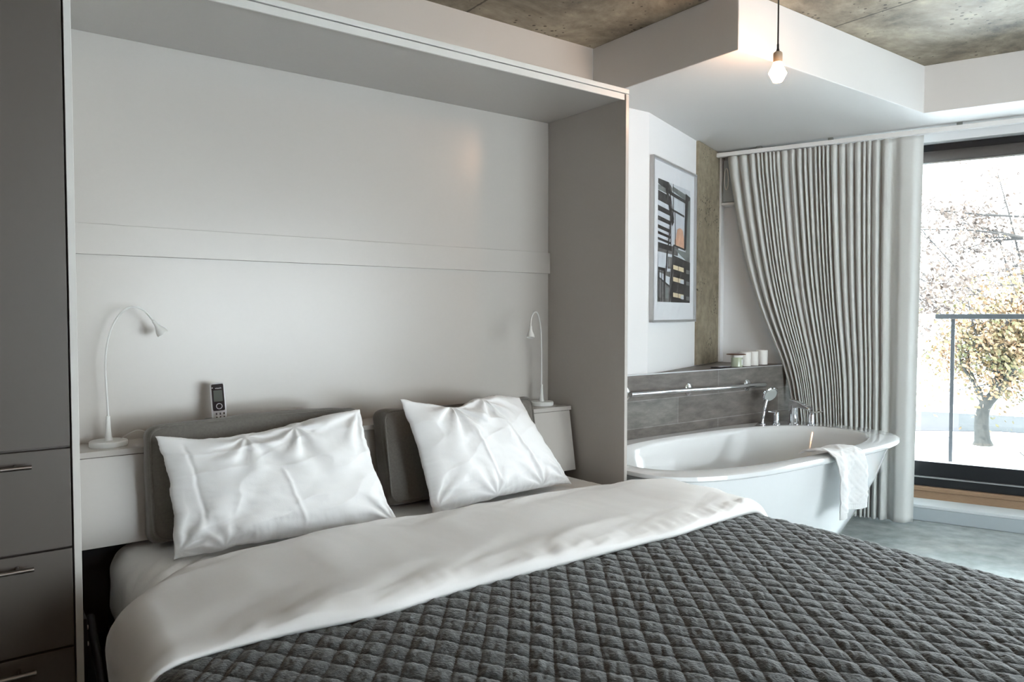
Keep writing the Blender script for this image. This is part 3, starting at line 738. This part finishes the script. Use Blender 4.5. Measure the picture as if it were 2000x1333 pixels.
# ================================================================ BATHTUB
def outl(th, ax, bf_, bb, nf, nb, cx, cy):
    c, s = cos(th), sin(th); b, n = (bb, nb) if s >= 0 else (bf_, nf)
    r = (abs(c/ax)**n+abs(s/b)**n)**(-1/n)
    return cx+r*c, cy+r*s
def ring_pts(k, th):   # k 0..: sequence of profile rings
    o = [
     # (cx, cy, ax, bf, bb, nf, nb, z)
     (3.36, 2.44, .56, .30, .36, 2.6, 2.6, .0),
     (3.36, 2.44, .60, .31, .37, 2.6, 2.8, .02),
     (3.38, 2.43, .76, .36, .42, 2.8, 3.0, .20),
     (3.40, 2.42, .88, .41, .46, 3.0, 3.4, .40),
     (3.42, 2.42, .965, .435, .475, 3.2, 3.8, .572),
     (3.42, 2.42, 1.020, .452, .488, 3.3, 4.0, .573),
     (3.42, 2.42, 1.032, .460, .490, 3.3, 4.0, .582),
     (3.42, 2.42, 1.030, .458, .490, 3.3, 4.0, .598),
     (3.42, 2.42, 1.015, .448, .486, 3.2, 4.0, .605),
     (3.38, 2.42, .915, .375, .420, 2.6, 2.5, .604),
     (3.38, 2.42, .900, .362, .408, 2.6, 2.5, .597),
     (3.38, 2.42, .885, .350, .395, 2.6, 2.5, .57),
     (3.37, 2.42, .80, .305, .345, 2.6, 2.5, .38),
     (3.36, 2.42, .68, .26, .29, 2.5, 2.5, .20),
     (3.36, 2.42, .56, .20, .22, 2.4, 2.4, .145),
     (3.36, 2.42, .25, .09, .10, 2.2, 2.2, .135),
     (3.36, 2.42, .01, .01, .01, 2, 2, .133)][k]
    x, y = outl(th, o[2], o[3], o[4], o[5], o[6], o[0], o[1]); return Vector((x, min(y, YW-.016), o[7]))
tub = thing('bathtub', 'white oval bathtub with a wide rim under the tiled ledge', 'bathtub', (3.4, 2.42, 0))
def tub_part(ks, name, label=None):
    NS = 128; m = M(); vs = [ring_pts(k, 2*pi*i/NS) for k in ks for i in range(NS)]
    fs = [(j*NS+i, j*NS+(i+1) % NS, (j+1)*NS+(i+1) % NS, (j+1)*NS+i) for j in range(len(ks)-1) for i in range(NS)]
    if ks[-1] == 16: fs.append(tuple(range((len(ks)-1)*NS, len(ks)*NS)))
    m.add(vs, fs); return part(name, m, 'tub_acrylic', tub, smooth=True, angle=50, fix=False, label=label)
tub_part([0, 1, 2, 3, 4], 'outer_shell'); tub_part([4, 5, 6, 7, 8, 9], 'rim'); tub_part([9, 10, 11, 12, 13, 14, 15, 16], 'basin')
for ch in list(tub.children):    # consistent normals + thickness not needed: closed shell
    bm = bmesh.new(); bm.from_mesh(ch.data); bmesh.ops.recalc_face_normals(bm, faces=bm.faces); bm.to_mesh(ch.data); bm.free()
RZ = .605
def tap_handle(x, y, ang, label):
    r = thing('tap_handle', label, 'tap', (x, y, RZ), 'chrome bath tap handles')
    part('flange', M().lathe([(0, 0), (.026, 0), (.026, .009), (.022, .012), (0, .012)], (x, y, RZ), seg=28), 'chrome', r, smooth=True)
    part('stem', M().lathe([(0, .010), (.0175, .010), (.0165, .078), (.014, .083), (0, .083)], (x, y, RZ), seg=24), 'chrome', r, smooth=True)
    d = Vector((cos(ang), sin(ang), 0)); e = Vector((x, y, RZ+.080))
    part('lever', M().tube([e-d*.005, e+d*.035+Vector((0, 0, .002)), e+d*.074+Vector((0, 0, .006))], [.006, .0048, .0042], 10), 'chrome', r, smooth=True)
    return r
tap_handle(4.128, 2.757, radians(172), 'chrome lever tap handle left of the bath spout')
tap_handle(4.278, 2.605, radians(-30), 'chrome lever tap handle right of the bath spout')
sp = thing('bath_spout', 'chrome bath spout on the rear corner of the tub rim', 'faucet', (4.215, 2.690, RZ))
part('flange', M().lathe([(0, 0), (.034, 0), (.034, .01), (.03, .013), (0, .013)], (4.215, 2.690, RZ), seg=32), 'chrome', sp, smooth=True)
part('column', M().lathe([(0, .01), (.026, .01), (.0245, .115), (.024, .125), (0, .130)], (4.215, 2.690, RZ), seg=32), 'chrome', sp, smooth=True)
dS = Vector((.35, -.94, 0)).normalized(); sS = Vector((dS.y, -dS.x, 0)); bS = Vector((4.215, 2.690, RZ))
dS = Vector((.10, -1, 0)).normalized(); sS = Vector((-dS.y, dS.x, 0))
spm = M(); prof = [(-.026, .085, .158), (.0, .100, .158), (.035, .112, .148), (.075, .108, .132), (.110, .102, .114)]
vs = []
for a, zl, zh in prof:
    for s_ in (-1, 1):
        for z in (zl, zh): vs.append(bS+dS*a+sS*(.0235*s_)+Vector((0, 0, z)))
n = len(prof); fs = [(0, 1, 3, 2), (4*(n-1), 4*(n-1)+2, 4*(n-1)+3, 4*(n-1)+1)]
for i in range(n-1):
    b0 = 4*i; b1 = b0+4; fs += [(b0, b1, b1+1, b0+1), (b0+2, b0+3, b1+3, b1+2), (b0+1, b1+1, b1+3, b0+3), (b0, b0+2, b1+2, b1)]
spm.add(vs, fs); part('spout', spm, 'chrome', sp, bevel=.004, smooth=True)
part('aerator', M().lathe([(0, -.010), (.011, -.010), (.012, 0), (0, .003)], bS+dS*.095+Vector((0, 0, .108)), seg=18), 'chrome', sp, smooth=True)
# hand shower
hs = thing('hand_shower', 'chrome hand shower standing in its holder on the tub rim', 'hand shower', (4.060, 2.812, RZ))
hb_ = Vector((4.060, 2.812, RZ)); ht = hb_+Vector((.030, -.01, .155))
part('holder', M().lathe([(0, 0), (.022, 0), (.022, .006), (.013, .010), (.012, .020), (0, .020)], hb_, seg=24), 'chrome', hs, smooth=True)
part('handle', M().tube(smooth_pts([hb_+Vector((0, 0, .012)), hb_+Vector((.008, -.002, .05)), hb_+Vector((.018, -.005, .105)), ht]), [.009]*6+[.0105]*6+[.012]*7, 16), 'chrome', hs, smooth=True)
fd = Vector((-.22, -.83, -.50)).normalized(); hc = ht+Vector((.022, -.008, .036))
hd = part('shower_head', M().lathe([(0, -.020), (.03, -.018), (.050, -.006), (.053, .006), (.048, .010), (0, .010)], hc, fd, 36), 'chrome', hs, smooth=True)
part('spray_face', M().lathe([(0, .0095), (.044, .0095), (.043, .0125), (0, .013)], hc, fd, 32), 'sprayface', hd, smooth=True, label='grey spray face')
# grab rail
gr = thing('grab_rail', 'long chrome grab rail on the tiled ledge above the bath', 'grab rail', (3.5, YW-.012, .857))
gy = YW-.060
part('bar', M().tube([(2.935, gy, .862), (4.16, gy, .848)], .0145, 20), 'chrome', gr, smooth=True)
for x in (2.945, 3.470, 4.035):
    z = .862-(x-2.935)*.0115
    b = part('mounting_flange', M().lathe([(0, -.001), (.037, 0), (.037, .004), (.030, .010), (.012, .012), (0, .012)], (x, YW-.0125, z), (0, -1, 0), 32), 'chrome', gr, smooth=True)
    part('bracket_arm', M().tube([(x, YW-.022, z), (x, gy, z-.002)], .0105, 14), 'chrome', b, smooth=True)
# towel over the rim
TWX0, TWX1 = 3.395, 3.665
def towel_fn(u, v):
    # v runs along the length: from inside the basin rim, over, to the outer drop
    tab = [(0, (2.125, .600)), (.10, (2.105, .612)), (.22, (2.04, .628)), (.34, (1.975, .625)), (.42, (1.945, .605)), (.47, (1.937, .570)), (.70, (1.937, .445)), (1.0, (1.940, .325))]
    y = lerp_tab([(a, b[0]) for a, b in tab], v); z = lerp_tab([(a, b[1]) for a, b in tab], v)
    x = TWX0+(TWX1-TWX0)*u
    narrow = sstep(.3, .6, v)
    x = x*(1-.0*narrow) + .018*narrow*0
    x += (-.02*(1-v)*1.2 if True else 0)
    fold = .014*sin(u*pi*2.4+.6)*sstep(.25, .6, v)
    # curled left strip that hangs in front, lower
    fl_ = sstep(.30, .22, u)
    y -= fold+.004; y -= .016*fl_*narrow
    z -= .018*fl_*narrow*v
    z += .003*sin(u*9+v*4)
    # diamond weave relief
    a = (u*2.2+v*4.4)*pi; b_ = (u*2.2-v*4.4)*pi
    rel = .0042*max(abs(sin(a*1)), abs(sin(b_)))**6 + .0012*abs(sin(a*3))*abs(sin(b_*3))
    if v > .93: rel = .001*sin(u*160)
    if v < .42: z += rel
    else: y -= rel
    return Vector((x, y, z))
tw = part('hand_towel', M().grid(towel_fn, 90, 150), 'towel_cloth', smooth=True, angle=180, fix=False)
so = tw.modifiers.new('thick', 'SOLIDIFY'); so.thickness = .006; so.offset = 0
tag(tw, 'white diamond-woven hand towel draped over the tub rim', 'towel')

# ================================================================ LEDGE ITEMS
def cyl_candle(x, y, r, h, label):
    t = thing('pillar_candle', label, 'candle', (x, y, LZ), 'white candles in a row on the tiled ledge')
    part('wax', M().lathe([(0, 0), (r, 0), (r, h-.002), (r-.0015, h), (r-.0045, h-.001), (r-.006, h-.012), (0, h-.013)], (x, y, LZ), seg=40), 'candle_wax', t, smooth=True)
    part('wick', M().tube([(x, y, LZ+h-.014), (x+.001, y, LZ+h+.000)], .001, 6), 'dark_gap', t)
cyl_candle(4.108, 2.978, .036, .092, 'white pillar candle right beside the green jar')
cyl_candle(4.215, 2.995, .035, .092, 'white pillar candle in the middle of the ledge row')
cyl_candle(4.335, 3.010, .037, .096, 'white pillar candle at the curtain end of the row')
jx, jy = 3.990, 2.955
jc = thing('candle_jar', 'small glass jar of green wax with a white lid on the ledge', 'candle jar', (jx, jy, LZ))
part('wax', M().lathe([(0, 0), (.033, 0), (.036, .004), (.0365, .055), (.033, .063), (0, .063)], (jx, jy, LZ), seg=36), 'green_wax', jc, smooth=True)
part('lid', M().lathe([(0, .062), (.0375, .062), (.0385, .065), (.0385, .076), (.036, .078), (0, .078)], (jx, jy, LZ), seg=36), 'candle_wax', jc, smooth=True)
lb = M(); 
def lbf(u, v):
    a = radians(-95)+u*radians(52); return Vector((jx+.0372*cos(a), jy+.0372*sin(a), LZ+.014+.036*v))
part('label', lb.grid(lbf, 12, 3), 'jar_label', jc, fix=False)
wl = part('wooden_disc', M().lathe([(0, 0), (.060, 0), (.061, .002), (.060, .004), (0, .004)], (jx+.0, jy+.006, LZ+.0785), seg=40), 'wood_dark', smooth=True)
tag(wl, 'thin brown wooden disc resting on the lid of the green jar', 'lid')
bp_ = part('soap_dish', M().box(-.07, .07, -.035, .035, 0, .007, lambda a, b, c: Vector((3.845, 2.965, LZ+.0005))+Matrix.Rotation(radians(8), 3, 'Z') @ Vector((a, b, c))), 'black_plastic', bevel=.003)
tag(bp_, 'thin flat black dish lying on the ledge left of the jar', 'dish')

# ================================================================ CURTAIN AND TRACK
tr = thing('curtain_track', 'white curtain track running under the soffit by the window', 'curtain track', tuple(WW(5.16, 0, ZS)))
part('rail', M().box(5.145, 5.185, -2.6, 1.585, 2.392, 2.420, WW), 'track_white', tr, bevel=.003)
for qq in (1.30, .85, .14, -.55, -1.3): part('bracket', M().box(5.15, 5.18, qq-.015, qq+.015, 2.4205, ZS-.0005, WW), 'grey_plastic', tr)
QL0 = [(0, 1.03), (.30, 1.035), (.57, 1.055), (.75, 1.082), (.95, 1.128), (1.10, 1.195), (1.25, 1.262), (1.42, 1.325), (1.63, 1.385), (1.90, 1.440), (2.15, 1.482), (2.40, 1.522)]
QL = [(k*.05, sum(lerp_tab(QL0, k*.05+e*.06) for e in (-2, -1, 0, 1, 2))/5) for k in range(49)]
random.seed(4)
# irregular fold phases: cumulative widths
widths = [random.uniform(.55, 1.6) for _ in range(21)]
widths = [2.3, 2.0, 1.6]+widths+[1.6, 1.9, 5.0]
cum = [0]
for w_ in widths: cum.append(cum[-1]+w_)
tot = cum[-1]
amps = [random.uniform(.6, 1.25) for _ in range(len(widths)+1)]
def curtain_fn(u, v):
    z = .012+v*(2.388-.012)
    x = u*tot; i = min(bisect.bisect_right(cum, x)-1, len(widths)-1); f = (x-cum[i])/widths[i]
    hh = 1-v
    ql = lerp_tab(QL, z); qr = .325+.02*(1-v)
    a = amps[i]*(1-f)+amps[i+1]*f
    wv = cos(2*pi*f)
    wv = math.tanh(2.0*wv-.55)
    spacing = ((1.52-qr)-1.7*(1.52-ql)*(1-u)**.7)/tot*widths[i]
    depth = (.026+.003*fbm((u*12, v*1.0, 0), 1))*a
    if i >= len(widths)-1: depth = .018+.012*hh
    amp_top = depth*(1-.35*sstep(.93, 1, v))
    q = qr+(1.52-qr)*(1-u)-(1.52-ql)*(1-u)**1.7
    q += .07*spacing*sin(4*pi*f)*(1 if i < len(widths)-2 else .2)
    q += .004*fbm((u*5, v*.8, 3), 1)*(1-v)*min(1, u*8)*min(1, (1-u)*8)
    n_ = 5.160+wv*amp_top + .002*fbm((u*8, v*1.0, 1), 1)
    if u > .93: z = z - 0
    if v < .02: z += .0
    # hem dips slightly at the free edge
    z = z - .0
    # back flap: the far-left folds tuck behind as they sweep down
    k = sstep(.16, .0, u)*sstep(.95, .45, v)
    n_ += .035*k
    return WW(n_, q, max(z, .012))
cu = part('curtain', M().grid(curtain_fn, 900, 70), 'curtain_cloth', smooth=True, angle=180, fix=False)
so = cu.modifiers.new('thick', 'SOLIDIFY'); so.thickness = .002; so.offset = 0
tag(cu, 'long pale grey pleated curtain gathered behind the bathtub', 'curtain')
# blind cassette with bead chain by the corner
bl = thing('blind_bracket', 'grey blind bracket with a looped bead chain at the top corner beside the column', 'blind bracket', tuple(WW(5.24, 1.5, 2.08)))
part('bracket_plate', M().box(5.245, 5.298, 1.490, 1.568, 2.09, 2.385, WW), 'kerb_grey', bl, bevel=.006)
part('mounting_shelf', M().box(5.215, 5.298, 1.46, 1.568, 2.066, 2.084, WW), 'track_white', bl, bevel=.003)
part('bead_chain', M().tube([WW(5.232, 1.540+.014*cos(t), 2.25+.075*sin(t)) for t in [2*pi*k/28 for k in range(29)]], .0035, 8, cap=False), 'white_plastic', bl, smooth=True)
rb = thing('roller_blind', 'dark rolled-up blind across the top of the window', 'roller blind', tuple(WW(5.35, 0, 2.26)))
def roll(u, v):
    a = 2*pi*u; return WW(5.352+.028*cos(a), QW0+.05+(.62+.0-QW0)*v*1.0, 2.285+.030*sin(a))
part('rolled_fabric', M().tube([WW(5.338, QW0+.02, 2.282), WW(5.338, QW1-.02, 2.282)], .034, 24), 'blind_fabric', rb, smooth=True)
part('hem_bar', M().box(5.331, 5.343, QW0+.02, QW1-.02, 2.238, 2.2485, WW), 'aluminium', rb, bevel=.002)

# ================================================================ OUTSIDE
struct('floor_balcony', M().box(5.52, 6.75, -4.2, 3.0, -.05, .12, WW), 'snow', 'pale balcony slab outside')
ra = thing('balcony_railing', 'grey steel balcony railing with glass infill outside the window', 'railing', tuple(WW(6.45, 0, .12)))
part('top_rail', M().box(6.42, 6.475, -4.0, .305, 1.268, 1.305, WW), 'rail_steel', ra, bevel=.003)
part('end_cap', M().box(6.42, 6.475, .306, .44, 1.268, 1.305, WW), 'aluminium', ra, bevel=.003, label='pale end piece of the top rail')
for qq in (.19, -1.35, -2.9):
    part('post', M().box(6.435, 6.46, qq-.013, qq+.013, .1205, 1.2675, WW), 'rail_steel', ra, bevel=.002)
for a_, b_ in ((-1.30, .14), (-2.85, -1.40)):
    part('glass_panel', M().box(6.444, 6.452, a_, b_, .20, 1.20, WW), 'rail_glass', ra)
GZ = -2.8
g = M().box(8, 120, -80, 90, GZ-.2, GZ); 
tag(part('ground_snow', g, 'snow'), 'bright snowy ground outside below the window', 'ground', kind='structure')
def gp(pts, z): return M().prism(pts, z, z+.02)
ta_ = Vector((25.7, 9.8, GZ)); dv = ta_.normalized(); dv.z = 0; dv.normalize(); sv = Vector((dv.y, -dv.x, 0))
def OP(a, s, z=0): p = Vector((ta_.x, ta_.y, 0))+dv*a+sv*s; return Vector((p.x, p.y, GZ+z))   # a away from the house, s to the right
tag(part('street', M().prism([OP(1.5, -3)[:2], OP(3.5, .5)[:2], OP(3.5, 7)[:2], OP(9, 9)[:2], OP(8, -4)[:2]][::-1], GZ+.001, GZ+.02), 'asphalt'), 'dark asphalt street patch beyond the tree', 'street', kind='structure')

def tree(name, base, H_, trunk_r, crown_c, crown_r, nleaf, leafm, lsize, label, seed, nbr=26, group=None):
    random.seed(seed); t = thing(name, label, 'tree', tuple(base), group)
    top = Vector(crown_c)
    pts = smooth_pts([base, Vector(base)+Vector((0, 0, (top-base).z*.35)), base+(top-base)*.7, top+Vector((0, 0, crown_r[2]*.5))], 5)
    rs = [trunk_r*(1.25 if i == 0 else 1)*(1-.75*i/len(pts)) for i in range(len(pts))]
    part('trunk', M().tube(pts, rs, 12, ref=(0, 1, 0)), 'bark', t, smooth=True)
    bm_ = M(); tips = []
    for k in range(nbr):
        i = random.randint(len(pts)//3, len(pts)-2); p = pts[i]
        d = Vector((random.gauss(0, 1), random.gauss(0, 1), random.gauss(.25, .5))).normalized()
        e = Vector(crown_c)+Vector((d.x*crown_r[0], d.y*crown_r[1], d.z*crown_r[2]))*random.uniform(.6, 1)
        mid = p.lerp(e, .5)+Vector((random.uniform(-.3, .3), random.uniform(-.3, .3), random.uniform(-.1, .3)))
        bp = smooth_pts([p, mid, e], 5); bm_.tube(bp, [trunk_r*.28*(1-.85*j/len(bp)) for j in range(len(bp))], 6); tips += [mid, e, mid.lerp(e, .5)]
        for _ in range(3):
            e2 = mid.lerp(e, random.random())+Vector((random.gauss(0, .5), random.gauss(0, .5), random.gauss(0, .4)))
            bm_.tube([mid.lerp(e, .4), e2], [trunk_r*.09, trunk_r*.03], 5); tips.append(e2)
    part('branches', bm_, 'bark', t, smooth=True)
    lm = M()
    for _ in range(nleaf):
        c = random.choice(tips) if random.random() < .75 else Vector(crown_c)+Vector((random.gauss(0, .45)*crown_r[0], random.gauss(0, .45)*crown_r[1], random.gauss(0, .45)*crown_r[2]))
        c = c+Vector((random.gauss(0, .32), random.gauss(0, .32), random.gauss(0, .28)))
        a = Vector((random.gauss(0, 1), random.gauss(0, 1), random.gauss(0, 1))).normalized(); b = a.orthogonal().normalized(); s_ = lsize*random.uniform(.6, 1.3)
        cc = a.cross(b)
        lm.add([c-b*s_, c+cc*s_*.55, c+b*s_, c-cc*s_*.55], [(0, 1, 2, 3)])
    lf = part('leaves', lm, leafm, t, fix=False); lf['kind'] = 'stuff'
    return t
tree('autumn_tree', OP(0, 0), 7, .24, OP(0, 1.0, 3.3), (2.1, 2.1, 2.1), 11000, 'leaf_gold', .075, 'golden autumn tree with a grey trunk outside the window', 11)
tree('pale_tree', OP(14, 2), 12, .25, OP(14, 1.5, 6.5), (6.5, 6.5, 5.5), 9000, 'leaf_pale', .11, 'sparse pale-leaved tree far behind the golden one', 23, nbr=30)
tree('pale_tree', OP(4, -3.4), 9, .10, OP(4, -3.2, 4.6), (2.4, 2.4, 2.8), 5000, 'leaf_pale', .10, 'sparse pale-leaved tree left of the golden one', 31, nbr=18)
random.seed(9)
sh = M()
for k in range(60):
    b = OP(random.uniform(-3.5, -2.5), random.uniform(1.1, 2.6)); e = b+Vector((random.gauss(0, .5), random.gauss(0, .5), random.uniform(.3, 1.0)))
    sh.tube([b, b.lerp(e, .5)+Vector((random.gauss(0, .1), random.gauss(0, .1), .1)), e], [.022, .014, .007], 5)
tag(part('bare_shrub', sh, 'shrub_twig', smooth=True), 'bare twiggy shrub on the snow right of the trunk', 'shrub')
